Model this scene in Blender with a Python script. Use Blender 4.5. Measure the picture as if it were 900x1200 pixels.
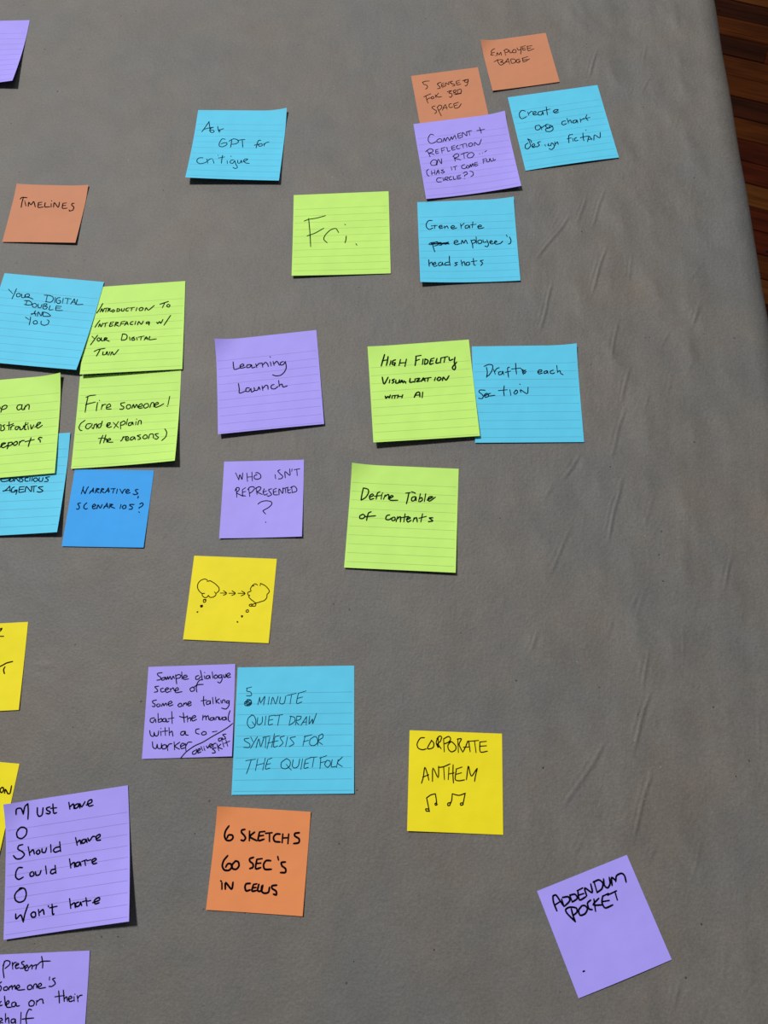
import bpy, bmesh, math, random
import numpy as np
from mathutils import Vector, Matrix
for o in list(bpy.data.objects): bpy.data.objects.remove(o, do_unlink=True)
SC = bpy.context.scene; COL = SC.collection
TZ = 0.74                                   # height of the table top
# ---------------- camera ----------------
cd = bpy.data.cameras.new('camera'); cam = bpy.data.objects.new('camera', cd); COL.objects.link(cam)
cd.sensor_fit = 'VERTICAL'; cd.sensor_height = 36.0; cd.lens = 36.0*878.346/1200.0
cd.clip_start = 0.01; cd.clip_end = 60
R3 = Matrix(((0.999338, 0.001903, 0.03633), (0.009333, 0.951795, -0.306593), (-0.035162, 0.306729, 0.951147)))
cam.matrix_world = Matrix.Translation((0, 0, TZ+0.65550)) @ R3.to_4x4()
SC.camera = cam
# ---------------- light ----------------
SC.view_settings.view_transform = 'Standard'; SC.view_settings.look = 'None'
SC.view_settings.gamma = 1; SC.view_settings.use_curve_mapping = False
SC.view_settings.exposure = 0.0
W = bpy.data.worlds.new('room_light'); SC.world = W; W.use_nodes = True
W.node_tree.nodes['Background'].inputs[0].default_value = (0.80, 0.88, 1.0, 1)
W.node_tree.nodes['Background'].inputs[1].default_value = 0.09
def area(name, pos, target, size, power, col):
    d = bpy.data.lights.new(name, 'AREA'); d.shape = 'RECTANGLE'; d.size, d.size_y = size; d.energy = power; d.color = col
    o = bpy.data.objects.new(name, d); COL.objects.link(o); o.location = pos
    o.rotation_euler = (Vector(target)-Vector(pos)).to_track_quat('-Z', 'Y').to_euler()
area('skylight_window', (-3.6, 4.3, TZ+8.4), (0, 0.3, TZ), (1.15, 1.3), 960, (1.0, 0.97, 0.935))
area('sheen_fill', (0.35, 4.9, TZ+2.3), (0.2, 0.6, TZ), (1.2, 1.0), 27, (1.0, 0.97, 0.93))  # added weak fill for sheen on the far paper, not a known window

# ---------------- helpers ----------------
def mat(name, base, rough=0.6, spec=0.5):
    m = bpy.data.materials.new(name); m.use_nodes = True
    b = m.node_tree.nodes['Principled BSDF']
    b.inputs['Base Color'].default_value = (*base, 1); b.inputs['Roughness'].default_value = rough
    b.inputs['Specular IOR Level'].default_value = spec
    return m
class NT:
    def __init__(s, m): s.t = m.node_tree; s.b = s.t.nodes['Principled BSDF']
    def n(s, ty, **kw):
        x = s.t.nodes.new(ty)
        for k, v in kw.items():
            if k in x.inputs: x.inputs[k].default_value = v
            else: setattr(x, k, v)
        return x
    def l(s, a, b): s.t.links.new(a, b)
    def math(s, op, a, b=None, c=None):
        x = s.t.nodes.new('ShaderNodeMath'); x.operation = op
        for i, v in enumerate((a, b, c)):
            if v is None: continue
            if isinstance(v, (int, float)): x.inputs[i].default_value = v
            else: s.l(v, x.inputs[i])
        return x.outputs[0]
    def mix(s, fac, a, b, mode='MIX'):
        x = s.t.nodes.new('ShaderNodeMix'); x.data_type = 'RGBA'; x.blend_type = mode
        for sock, v in ((x.inputs[0], fac), (x.inputs[6], a), (x.inputs[7], b)):
            if isinstance(v, (int, float)): sock.default_value = v
            elif isinstance(v, tuple): sock.default_value = (*v, 1)
            else: s.l(v, sock)
        return x.outputs[2]
    def ramp(s, v, p0, p1, c0=(0,0,0), c1=(1,1,1)):
        x = s.t.nodes.new('ShaderNodeValToRGB'); s.l(v, x.inputs[0])
        x.color_ramp.elements[0].position = p0; x.color_ramp.elements[1].position = p1
        x.color_ramp.elements[0].color = (*c0, 1); x.color_ramp.elements[1].color = (*c1, 1)
        return x.outputs[0]
    def noise(s, vec, scale, detail=3, rough=0.55):
        x = s.t.nodes.new('ShaderNodeTexNoise'); s.l(vec, x.inputs['Vector'])
        x.inputs['Scale'].default_value = scale; x.inputs['Detail'].default_value = detail; x.inputs['Roughness'].default_value = rough
        return x.outputs['Fac']
    def mapping(s, vec, scale=(1,1,1), rot=(0,0,0)):
        x = s.t.nodes.new('ShaderNodeMapping'); s.l(vec, x.inputs['Vector'])
        x.inputs['Scale'].default_value = scale; x.inputs['Rotation'].default_value = rot
        return x.outputs[0]
    def bump(s, h, strength, dist):
        x = s.t.nodes.new('ShaderNodeBump'); x.inputs['Strength'].default_value = strength; x.inputs['Distance'].default_value = dist
        s.l(h, x.inputs['Height']); s.l(x.outputs[0], s.b.inputs['Normal'])
def link(name, me, m=None, parent=None, loc=(0,0,0), rz=0):
    o = bpy.data.objects.new(name, me); COL.objects.link(o)
    if m is not None and me is not None and not me.materials: me.materials.append(m)
    if parent is not None: o.parent = parent
    o.location = loc; o.rotation_euler = (0, 0, rz)
    return o
def mesh_from(name, V, F, smooth=False):
    me = bpy.data.meshes.new(name); me.from_pydata([tuple(v) for v in V], [], [tuple(f) for f in F]); me.update()
    if smooth: me.polygons.foreach_set('use_smooth', [True]*len(me.polygons))
    return me
def grid_mesh(name, X, Y, Z, uv=None):
    """X, Y, Z: arrays of shape (rows, cols)"""
    nr, nc = X.shape; me = bpy.data.meshes.new(name)
    co = np.stack([X, Y, Z], -1).reshape(-1, 3).astype(np.float32)
    i = np.arange(nr*nc).reshape(nr, nc)
    q = np.stack([i[:-1, :-1], i[1:, :-1], i[1:, 1:], i[:-1, 1:]], -1).reshape(-1, 4)
    me.vertices.add(len(co)); me.vertices.foreach_set('co', co.ravel())
    me.loops.add(q.size); me.loops.foreach_set('vertex_index', q.ravel().astype(np.int32))
    me.polygons.add(len(q)); me.polygons.foreach_set('loop_start', np.arange(0, q.size, 4, dtype=np.int32))
    me.polygons.foreach_set('loop_total', np.full(len(q), 4, dtype=np.int32))
    me.update(calc_edges=True); me.validate()
    me.polygons.foreach_set('use_smooth', np.ones(len(q), dtype=bool))
    if uv is not None:
        l = me.uv_layers.new(name='UVMap'); l.data.foreach_set('uv', uv.reshape(-1, 2)[q.ravel()].astype(np.float32).ravel())
    return me
def box_bm(sx, sy, sz, bevel=0.0, seg=2):
    bm = bmesh.new(); bmesh.ops.create_cube(bm, size=1); bmesh.ops.scale(bm, vec=(sx, sy, sz), verts=bm.verts)
    if bevel: bmesh.ops.bevel(bm, geom=bm.edges[:], offset=bevel, segments=seg, affect='EDGES', profile=0.6)
    return bm
def bm_mesh(name, bm):
    me = bpy.data.meshes.new(name); bm.to_mesh(me); bm.free(); return me

# ---------------- floor ----------------
FA = math.radians(-19.5); BW = 0.0590; PH = 1.409*math.cos(FA)-0.750*math.sin(FA)
m_sub = mat('floor_wood_far', (0.05, 0.018, 0.008), 0.5)
t = NT(m_sub); tc = t.n('ShaderNodeTexCoord').outputs['Object']
mp = t.mapping(tc, (1, 1, 1), (0, 0, -FA))
sx = t.n('ShaderNodeSeparateXYZ'); t.l(mp, sx.inputs[0])
row = t.math('FLOOR', t.math('DIVIDE', sx.outputs[1], BW))
wn = t.n('ShaderNodeTexWhiteNoise', noise_dimensions='1D'); t.l(row, wn.inputs['W'])
t.l(t.ramp(wn.outputs[0], 0, 1, (0.022, 0.007, 0.003), (0.085, 0.032, 0.011)), t.b.inputs['Base Color'])
floor = link('floor', bm_mesh('floor', box_bm(9, 9, 0.04)), m_sub, None, (0.4, 0.8, -0.0262)); floor['kind'] = 'structure'
def wood(name, dark, light, seed):
    m = mat(name, light, 0.5, 0.05); t = NT(m); tc = t.n('ShaderNodeTexCoord').outputs['Object']
    oi = t.n('ShaderNodeObjectInfo').outputs['Random']
    add = t.n('ShaderNodeVectorMath', operation='ADD'); t.l(tc, add.inputs[0])
    cx = t.n('ShaderNodeCombineXYZ'); t.l(t.math('MULTIPLY', oi, 37.0+seed), cx.inputs[0]); t.l(t.math('MULTIPLY', oi, 11.0), cx.inputs[1]); t.l(cx.outputs[0], add.inputs[1])
    g = t.noise(t.mapping(add.outputs[0], (2.2, 42, 20)), 3.0, 5, 0.62)
    big = t.noise(t.mapping(add.outputs[0], (2.5, 14, 5)), 2.0, 3, 0.5)
    c = t.mix(t.ramp(g, 0.32, 0.70), dark, light)
    c = t.mix(t.ramp(big, 0.35, 0.72), c, t.mix(0.6, c, tuple(0.32*v for v in dark)))
    kn = t.n('ShaderNodeTexVoronoi', Scale=9.0); t.l(t.mapping(add.outputs[0], (1, 2.0, 1)), kn.inputs['Vector'])
    c = t.mix(t.math('LESS_THAN', kn.outputs['Distance'], 0.055), c, (0.006, 0.002, 0.002))
    t.l(c, t.b.inputs['Base Color'])
    t.l(t.ramp(g, 0.2, 0.9, (0.42,)*3, (0.62,)*3), t.b.inputs['Roughness'])
    t.bump(g, 0.25, 0.0006)
    return m
m_wood = [wood('floor_wood_umber', (0.033, 0.0072, 0.0012), (0.080, 0.021, 0.0030), 1), wood('floor_wood_red', (0.026, 0.0038, 0.0012), (0.060, 0.0095, 0.0022), 2),
          wood('floor_wood_amber', (0.045, 0.013, 0.0020), (0.115, 0.038, 0.0070), 3), wood('floor_wood_dark', (0.012, 0.0028, 0.0010), (0.034, 0.0075, 0.0020), 4)]
def board_mesh(L, m):
    bm = bmesh.new(); w = BW-0.0012; c = 0.0012; h = 0.006
    prof = [(-w/2, -h), (w/2, -h), (w/2, -c), (w/2-c, 0), (-w/2+c, 0), (-w/2, -c)]
    a = [bm.verts.new((-L/2, y, z)) for y, z in prof]; b = [bm.verts.new((L/2, y, z)) for y, z in prof]
    bm.faces.new(list(reversed(a))[::-1]); bm.faces.new(b[::-1])
    for i in range(6): bm.faces.new((a[i], b[i], b[(i+1)%6], a[(i+1)%6])[::-1])
    bmesh.ops.recalc_face_normals(bm, faces=bm.faces[:])
    me = bm_mesh('floorboard', bm); me.materials.append(m); return me
LENS = (0.8, 1.3, 1.7)
BM = {(L, i): board_mesh(L-0.001, m_wood[i]) for L in LENS for i in range(4)}
rnd = random.Random(11)
nv = Vector((-math.sin(FA), math.cos(FA))); dv = Vector((math.cos(FA), math.sin(FA)))
order = [0, 2, 0, 3, 1, 0, 1, 0, 3, 1, 2, 0, 1]
for r in range(-14, 41):
    off = PH + (r-20)*BW + BW/2 - 0.0
    u = -1.9 + rnd.random()*0.7
    while u < 3.0:
        L = rnd.choice(LENS); i = order[(r*3+int(u*2)) % 13] if rnd.random() < 0.55 else rnd.randrange(4)
        p = dv*(u+L/2) + nv*off
        link('floorboard', BM[(L, i)], None, floor, (p.x-0.4, p.y-0.8, 0.0262+rnd.uniform(-0.0007, 0.0007)), FA)
        u += L

wall = link('wall_back', bm_mesh('wall_back', box_bm(9, 0.12, 2.7)), mat('plaster', (0.42, 0.40, 0.37), 0.8), None, (0.4, 5.24, 1.35)); wall['kind'] = 'structure'
base = link('baseboard_back', bm_mesh('baseboard_back', box_bm(9, 0.016, 0.14, 0.004)), mat('painted_trim', (0.5, 0.49, 0.46), 0.5), None, (0.4, 5.172, 0.07)); base['kind'] = 'structure'
# ---------------- table under the paper ----------------
XE = 0.3625; X0 = -1.02; Y0 = -0.62; Y1 = 1.20; RR = 0.030
m_lam = mat('table_laminate', (0.35, 0.33, 0.30), 0.5); m_leg = mat('table_steel', (0.06, 0.06, 0.065), 0.4); m_leg.node_tree.nodes['Principled BSDF'].inputs['Metallic'].default_value = 0.8
tcx, tcy = (XE+X0)/2, (Y0+Y1)/2
table = link('table', None, None, None, (tcx, tcy, 0)); table['label'] = 'rectangular folding table hidden under the brown paper, standing on the plank floor'; table['category'] = 'table'
tw, tl = XE-X0-0.030, Y1-Y0-0.012
bm = box_bm(tw-0.0, tl, 0.036, 0.0165, 4)
link('tabletop', bm_mesh('tabletop', bm), m_lam, table, (0, 0, TZ-0.0225))
for sx_ in (-1, 1):
    for sy_ in (-1, 1):
        bm = bmesh.new(); bmesh.ops.create_cone(bm, cap_ends=True, segments=16, radius1=0.014, radius2=0.014, depth=TZ-0.043)
        bmesh.ops.create_cone(bm, cap_ends=True, segments=16, radius1=0.02, radius2=0.017, depth=0.02, matrix=Matrix.Translation((0, 0, -(TZ-0.043)/2+0.010)))
        link('leg', bm_mesh('leg', bm), m_leg, table, (sx_*(tw/2-0.13), sy_*(tl/2-0.16), (TZ-0.043)/2+0.001))
for sy_ in (-1, 1):
    link('stretcher', bm_mesh('stretcher', box_bm(tw-0.27, 0.02, 0.02, 0.004)), m_leg, table, (0, sy_*(tl/2-0.16), 0.20))

# ---------------- note data (all positions and sizes in mm on the table top) ----------------
NOTES = {
'ask': {'w': 101.0, 'h': 99.16, 'x': -189.74, 'y': 634.74, 't': -0.0363, 'lift': (7, 5, 4, 0, 4, 0), 'c': 'cyan', 'first': 0.2, 'ic': (0.008, 0.05, 0.085), 'wk': 1.0, 'label': "light-blue lined note with small blue-black writing ending in 'for critique', alone at the top centre",
 'ink': [
  ('handwriting', 'handwriting: ask', 0.95, '80,310 107,248 145,160;143,164 158,230 175,312;94,274 143,256 204,241;204,241 174,259 167,295 195,319 218,305 205,284 177,284;248,229 259,272 278,316;320,261 284,276 261,283 287,297'),
  ('handwriting', 'handwriting: ... for', 0.95, '356,413 321,408 304,441 296,486 307,516 342,521 380,493 379,466 342,467 317,482;429,426 430,483 428,528;400,439 445,406 494,420 505,455 474,479 436,483;495,429 542,416 576,415;546,419 556,481 564,525;753,425 730,422 718,461 712,532;687,493 720,482 740,475;747,474 732,492 751,508 776,495 769,472 750,474;790,468 798,504;796,486 813,456 846,445'),
  ('handwriting', 'handwriting: critique', 0.95, '147,689 107,691 86,719 92,756 126,778 178,762 195,743;190,706 210,769;203,733 224,705 250,700;259,713 277,767;305,644 308,650;356,647 355,701 358,764;316,688 382,669;416,726 424,767;448,655 451,662;482,711 456,719 453,752 481,760 497,724;496,715 516,768 540,817 518,834 491,817;530,714 537,753 561,752 570,713 581,752;593,733 624,715 638,693 608,694 595,721 622,750 663,755')]},
'senses': {'w': 76.2, 'h': 76.2, 'x': 43.7, 'y': 696.05, 't': 0.1382, 'lift': (0.3, 0.3, 0.3, 0, 0, 0), 'c': 'peach', 'first': 0, 'ic': (0.008, 0.01, 0.016), 'wk': 1.0, 'label': "small orange note reading '5 senses for 3rd space', its foot tucked under a purple note",
 'ink': [
  ('handwriting', 'handwriting: 5 senses', 0.85, '111,113 153,104 193,108;117,117 123,143 150,160 161,180 153,204 132,217;274,168 301,150 320,151;296,153 275,162 281,188 297,210 294,231 265,232;319,176 321,220 355,209;322,174 348,162;323,198 348,191;364,211 367,165 400,196 402,155;440,190 416,161 451,154;420,165 431,188 458,199 464,219 435,223;487,167 489,215 533,212;488,164 533,152;490,190 523,185;560,166 590,159 629,156;604,161 579,170 585,190 609,194 626,178;624,159 610,213 591,244 575,242'),
  ('handwriting', 'handwriting: for 3rd', 0.85, '97,325 133,309 183,292;123,311 124,367 131,420;129,365 155,353 179,349;191,335 176,351 184,367 204,362 205,341 191,335;228,313 230,362;226,341 269,298;235,333 260,355 294,352;366,296 401,287 419,290;405,293 381,317 409,328 411,360 391,381 379,366;435,295 437,343;431,297 459,281 466,303 439,321;443,322 469,341;483,285 479,340;482,288 517,282 525,308 508,339 478,342 444,349 517,344'),
  ('handwriting', 'handwriting: space', 0.85, '204,473 180,475 165,491 183,518 205,540 199,570 180,579;222,494 234,557 250,624;224,497 252,469 274,484 267,514 237,540;274,546 295,500 319,471;319,471 327,542;288,518 331,515;386,470 362,475 352,504 368,525 393,517;409,476 414,539 457,536 493,488;409,507 449,498;414,477 454,466 468,464')]},
'badge': {'w': 75.74, 'h': 74.33, 'x': 123.14, 'y': 745.39, 't': 0.1518, 'lift': (1.5, 0.8, 0.8, 3.5, 0, 0), 'c': 'peach', 'first': 0, 'ic': (0.008, 0.01, 0.016), 'wk': 1.02, 'label': "small orange note reading 'employee badge', highest note at the upper right",
 'ink': [
  ('handwriting', 'handwriting: employee', 0.85, '143,127 110,142 94,168 102,184 130,182;102,184 89,196 83,216 112,217;123,234 126,237;144,238 159,192 172,229 199,193 198,242;246,176 244,251;237,177 268,160 289,175 282,203 250,208;299,180 302,221 327,218;342,188 329,209 342,228 367,226 374,198 359,181 342,188;392,163 400,199 428,194;436,152 432,202 414,263;452,155 452,209 486,205;452,155 492,148;454,184 485,180;510,166 508,228 579,212;506,161 566,162;510,195 548,192'),
  ('handwriting', 'handwriting: badge', 0.85, '98,320 128,307 151,297;141,295 142,343 162,383 197,368 193,345 165,340 197,324 193,305 150,301;203,368 237,332 263,300;262,303 264,387;217,350 261,346;289,317 288,377 321,376 342,351 331,324 295,313;389,331 355,339 343,370 368,385 389,360 367,360;424,323 422,384 499,351;417,329 485,313;425,356 472,351')]},
'comment': {'w': 101.1, 'h': 102.79, 'x': 59.89, 'y': 614.98, 't': 0.1289, 'lift': (2, 1, 4, 0, 3, 0.5), 'c': 'purple', 'first': 0.2, 'ic': (0.008, 0.01, 0.016), 'wk': 1.03, 'label': "purple lined note reading 'comment + reflection on RTO', overlapping the foot of an orange note",
 'ink': [
  ('handwriting', 'handwriting: comment +', 0.9, '200,185 170,169 139,206 131,260 160,296 221,274;250,242 222,265 233,291 270,287 275,255 250,242;284,293 309,242 314,289 343,238 358,286;363,283 387,236 391,277 425,223 432,279;460,210 459,269 496,262;460,210 495,201;460,240 494,234;504,263 514,197 553,252 559,193;561,198 591,190 618,189;588,193 585,248;671,197 700,196 759,192;707,156 714,204 715,241'),
  ('handwriting', 'handwriting: reflection', 0.9, '102,393 112,431 120,473;80,399 128,364 162,381 154,410 113,422 141,432 167,449;190,392 190,440 220,433;190,392 220,384;191,416 216,411;254,376 255,444;254,380 299,369;255,413 285,403;316,371 320,427 345,422;367,370 370,420 404,412;367,370 405,358;368,394 398,388;441,363 420,378 424,410 456,408;459,366 526,351;491,360 492,410;530,357 532,405;581,352 555,367 557,398 586,395 599,368 581,351;614,400 624,352 661,396 703,322'),
  ('handwriting', 'handwriting: on RTO ...', 0.9, '143,518 114,550 119,587 161,593 182,551 171,522 143,518;175,595 201,518 227,585 237,514;370,498 376,535 380,572;361,506 402,476 429,489 417,518 379,530 413,550 439,563;450,492 503,477 533,475;485,485 480,552;537,493 514,521 528,550 565,547 591,515 574,485 538,488;650,512 652,516;684,506 686,510;710,498 734,483'),
  ('handwriting', 'handwriting: (has it come full', 0.9, '79,636 56,660 55,705 74,731;108,663 104,721;103,699 140,690;142,657 139,716;151,718 181,659 183,714;161,693 186,689;237,664 212,673 243,695 223,710 204,699;323,641 325,684;345,648 385,636;365,644 363,690;472,632 442,641 433,670 456,687 487,674;498,650 481,669 497,686 513,671 506,648;518,679 533,638 537,675 558,631 562,673;578,627 577,670 611,663;578,627 610,622;577,649 607,645;675,593 672,650;675,596 709,589;675,622 700,619;715,596 712,632 734,636 747,596;755,597 755,634 779,629;784,597 787,630 809,619'),
  ('handwriting', 'handwriting: circle?)', 0.9, '200,770 161,768 144,794 153,820 193,822;215,768 216,811;226,809 240,772 272,771 261,793 237,796 265,815;309,768 286,775 282,810 309,807;327,767 327,811 352,806;369,770 369,812 407,802;369,770 407,763;369,791 398,785;437,746 471,730 481,759 450,775 448,789;440,815 442,818;515,725 544,751 538,786 510,803')]},
'create': {'w': 100.83, 'h': 102.03, 'x': 165.17, 'y': 651.52, 't': 0.1457, 'lift': (0.3, 1.6, 0.8, 0, 0, 0), 'c': 'cyan', 'first': 0.2, 'ic': (0.008, 0.02, 0.05), 'wk': 1.02, 'label': "tilted light-blue lined note reading 'create org chart design fiction', nearest the table edge",
 'ink': [
  ('handwriting', 'handwriting: create', 1.0, '155,227 121,208 86,240 78,295 99,323 154,303;177,242 179,288;184,266 211,243 230,241;225,283 265,266 259,246 232,260 237,295 275,292;326,257 291,263 281,298 316,308 339,265 337,312;391,205 386,255 380,320;326,257 425,243;462,293 490,286 512,267 480,262 454,280 468,307 508,304'),
  ('handwriting', 'handwriting: org chart', 1.0, '248,443 220,451 215,493 242,506 273,479 265,446 248,443;279,467 278,512;283,487 313,462 339,459;367,453 338,448 329,476 357,500 380,461;380,461 402,493 397,530 361,551 322,539 323,507 364,501 405,479;558,436 524,436 508,465 521,486 560,474;580,402 582,472;583,450 610,432 616,475;671,443 638,448 631,477 664,474 680,441 681,486;719,432 715,483;721,455 762,432;803,390 783,428 797,472;741,444 829,433'),
  ('handwriting', 'handwriting: design fiction', 1.0, '98,661 65,682 56,726 82,740 118,705;118,705 116,646 102,606;102,606 133,631 136,668;129,722 162,706 156,683 132,701 137,734 174,723;232,667 198,678 211,712 177,735;271,716 272,740;313,710 300,736 328,741 343,707;350,708 365,738 357,774 324,796 302,777;381,699 377,750;384,729 409,704 411,741;584,634 555,633 540,668 527,740;519,683 567,676;580,684 578,727;589,629 591,634;624,682 600,693 600,725 630,721;662,693 696,686 755,683;705,631 692,703 691,741;743,594 746,601;727,756 761,687 778,742;744,731 781,728;798,749 821,679 868,728 890,653')]},
'generate': {'w': 101.26, 'h': 101.92, 'x': 58.88, 'y': 505.98, 't': 0.0254, 'lift': (5, 1.5, 1.5, 0, 3, 0), 'c': 'cyan', 'first': 0.19, 'ic': (0.008, 0.02, 0.05), 'wk': 1.0, 'label': "light-blue lined note reading 'generate employee's headshots' with a word crossed out",
 'ink': [
  ('handwriting', 'handwriting: generate', 1.05, '149,241 110,242 85,285 91,332 119,352 154,335;136,309 200,305;177,300 169,346;215,328 248,323 242,304 218,319 227,347 261,336;272,315 276,349;276,337 300,316 312,348;340,343 379,332 365,313 341,330 355,356 402,345;443,296 447,353;449,322 481,290;519,315 492,324 491,352 520,347 531,317 537,354;572,275 563,349;547,314 605,308;622,345 659,335 647,319 620,336 631,364 683,354'),
  ('handwriting', "handwriting: crossed-out word and employee's", 1.05, '102,543 128,522 186,519 255,532 309,519;114,548 179,539 308,543;141,526 149,588 162,639;154,526 192,512 197,551 158,565;204,543 224,520 235,552 210,556;242,547 262,526 274,548 300,528 312,547;128,533 300,538;368,530 404,519 394,500 371,511 365,539 388,555 426,543;438,548 450,502 465,540 486,500 502,547;540,501 553,555 555,604;549,509 582,503 584,533 554,547;596,465 596,549;632,505 610,519 617,550 647,544 649,513 632,505;664,506 669,537 701,530;705,508 718,562 704,592 679,583;732,547 758,530 746,517 732,539 747,560 769,556;776,549 805,535 793,522 779,546 794,565 839,559 866,530;909,455 916,479;939,480 952,527 940,564 920,568'),
  ('handwriting', 'handwriting: headshots', 1.05, '95,736 96,778 98,822;98,791 125,767 133,803;137,799 166,788 157,768 137,794 149,822 181,810;220,768 194,783 198,814 226,804 233,770 239,810;309,768 268,777 256,807 308,803;309,695 307,754 310,814;391,776 361,781 383,802 357,818;426,749 435,819;433,788 457,768 465,817;497,774 477,784 480,814 508,806 510,779 495,773;553,730 554,806 571,817;528,770 589,762;652,756 622,764 645,792 623,822')]},
'fri': {'w': 101.51, 'h': 102.97, 'x': -72.73, 'y': 517.48, 't': 0.029, 'lift': (3, 1.5, 0.6, 0, 0, 0), 'c': 'green', 'first': 0.18, 'ic': (0.01, 0.07, 0.012), 'wk': 0.95, 'label': "lime-green lined note with only 'Fri.' in large thin letters",
 'ink': [
  ('handwriting', 'handwriting: Fri.', 1.1, '116,341 164,321 248,309 342,282;163,308 179,483 190,671;150,532 231,501 325,442;481,504 451,451 393,469 341,529 326,583 361,628;546,402 553,409;561,550 558,593 548,636;661,652 672,671')]},
'timelines': {'w': 80.18, 'h': 75.26, 'x': -391.39, 'y': 548.66, 't': -0.0473, 'lift': (0.8, 1.8, 2.5, 1.2, 1.8, 0), 'c': 'peach', 'first': 0, 'ic': (0.008, 0.01, 0.016), 'wk': 1.15, 'label': "small orange note reading 'timelines', alone at the upper left",
 'ink': [
  ('handwriting', 'handwriting: timelines', 1.0, '74,194 92,170 148,174;105,175 104,241 109,303;137,233 157,281;129,216 132,220;184,287 179,232 211,266 231,221 263,292;286,234 297,298 350,290;288,234 325,228;292,264 326,260;361,232 369,289 424,285;429,244 439,290;425,205 429,210;465,290 461,229 517,292 517,223;558,236 565,301 617,299;558,236 597,231;561,268 594,263;681,233 659,237 661,261 686,281 686,320 653,337 644,321')]},
'double': {'w': 107.67, 'h': 105.7, 'x': -376.7, 'y': 415.2, 't': -0.1146, 'lift': (5, 5, 6.3, 0, 0, 0.8), 'c': 'cyan', 'first': 0.19, 'ic': (0.008, 0.03, 0.06), 'wk': 0.96, 'label': "light-blue lined note reading 'your digital double and you', lapping over a lime-green note",
 'ink': [
  ('handwriting', 'handwriting: your digital', 0.95, '96,186 156,234;179,172 174,235 165,296;226,222 200,232 209,264 238,261 241,236 220,223;252,227 263,268 292,265 289,231 303,267;290,235 312,221 334,226 334,249 306,259 344,262 388,276;491,218 543,216 587,230 599,266 578,295 524,292;525,222 530,288;614,232 625,296;666,230 636,240 637,277 659,302 682,291 678,266 655,264;700,234 707,293;719,232 783,233;750,236 756,295;795,294 808,257 818,229;818,229 844,293;799,273 836,266;852,233 854,292 924,285'),
  ('handwriting', 'handwriting: double', 0.95, '303,304 356,303 389,325 382,348 343,352 313,348;330,306 332,350;421,322 399,339 411,368 441,369 446,342 421,322;458,328 466,366 496,369 498,329;515,327 522,376 555,378 561,352 527,348 551,331 542,317 513,323;587,335 590,384 631,379;652,332 662,382 733,379;654,332 707,333;656,357 700,353'),
  ('handwriting', 'handwriting: and', 0.95, '422,461 448,439 452,408;444,424 474,473;418,449 476,446;491,471 485,420 528,465 527,415;539,414 547,463 593,464 626,454 582,425 541,418'),
  ('handwriting', 'handwriting: you', 0.95, '370,496 414,521;423,486 432,537 437,584;487,524 468,541 484,569 513,559 505,533 487,524;546,525 557,561 593,573 626,554 626,517 605,504')]},
'intro': {'w': 100.83, 'h': 102.59, 'x': -279.34, 'y': 407.27, 't': 0.0647, 'lift': (4.2, 3, 1.2, 0, 0, 0.35), 'c': 'green', 'first': 0.2, 'ic': (0.008, 0.035, 0.012), 'wk': 1.02, 'label': "lime-green lined note reading 'introduction to interfacing w/ your digital twin', between blue and green notes",
 'ink': [
  ('handwriting', 'handwriting: introduction to', 1.15, '163,201 136,261 107,314;141,302 158,262 167,304 183,261;187,262 217,260;202,263 199,307;225,265 220,304;225,265 247,272 229,286 253,302;277,284 261,297 271,312 291,302 280,284;317,275 313,310;315,275 341,284 338,306 313,310;363,279 360,305 383,308 391,278;434,275 411,282 409,309 433,310;444,279 495,274;468,278 463,313;520,278 511,317;565,280 544,293 549,317 575,313 583,290 565,280;603,321 615,287 639,318 697,267;754,258 792,246 842,231;801,252 781,300;837,265 825,283 844,299 859,281 843,265'),
  ('handwriting', 'handwriting: interfacing w/', 1.15, '146,401 123,439 102,481;139,478 149,441 164,480 179,437;187,444 229,435;209,439 204,483;259,435 250,481 287,475;259,435 292,431;253,457 282,454;312,436 303,485;312,436 340,444 309,462 347,487;368,437 359,483;368,437 406,431;364,460 397,457;403,482 424,438 439,478;410,468 435,463;489,441 466,448 463,474 487,477;516,440 509,480;536,485 547,445 574,482 593,443;652,456 627,460 626,477 649,473 657,458 652,497;731,468 742,486 759,462 772,485 793,440;869,398 837,454 806,509'),
  ('handwriting', 'handwriting: your digital', 1.15, '81,586 109,617;137,576 110,625 74,687;152,606 135,626 153,650 169,629 152,606;177,608 180,644 205,643 209,615;215,611 215,650;217,611 238,620 223,636 262,658;390,580 382,652;390,580 425,590 439,613 429,648 386,657;464,623 471,661;512,625 490,635 492,663 518,660 512,643 501,643;536,633 543,665;552,631 612,621;583,628 578,666;614,669 633,631 648,668;621,655 648,652;669,629 664,668 736,664'),
  ('handwriting', 'handwriting: twin', 1.15, '118,768 157,747 225,738;176,749 161,788 146,823;209,777 209,813 237,808 246,777;253,780 253,816;278,782 266,821;287,823 300,783 318,821 338,800 363,762')]},
'fire': {'w': 100.97, 'h': 99.07, 'x': -274.91, 'y': 306.58, 't': 0.0541, 'lift': (1.5, 3, 7.5, 0, 0, 0.0), 'c': 'green', 'first': 0.13, 'ic': (0.008, 0.03, 0.012), 'wk': 1.05, 'label': "lime-green lined note reading 'Fire someone! (and explain the reasons)', right foot curled up",
 'ink': [
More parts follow.
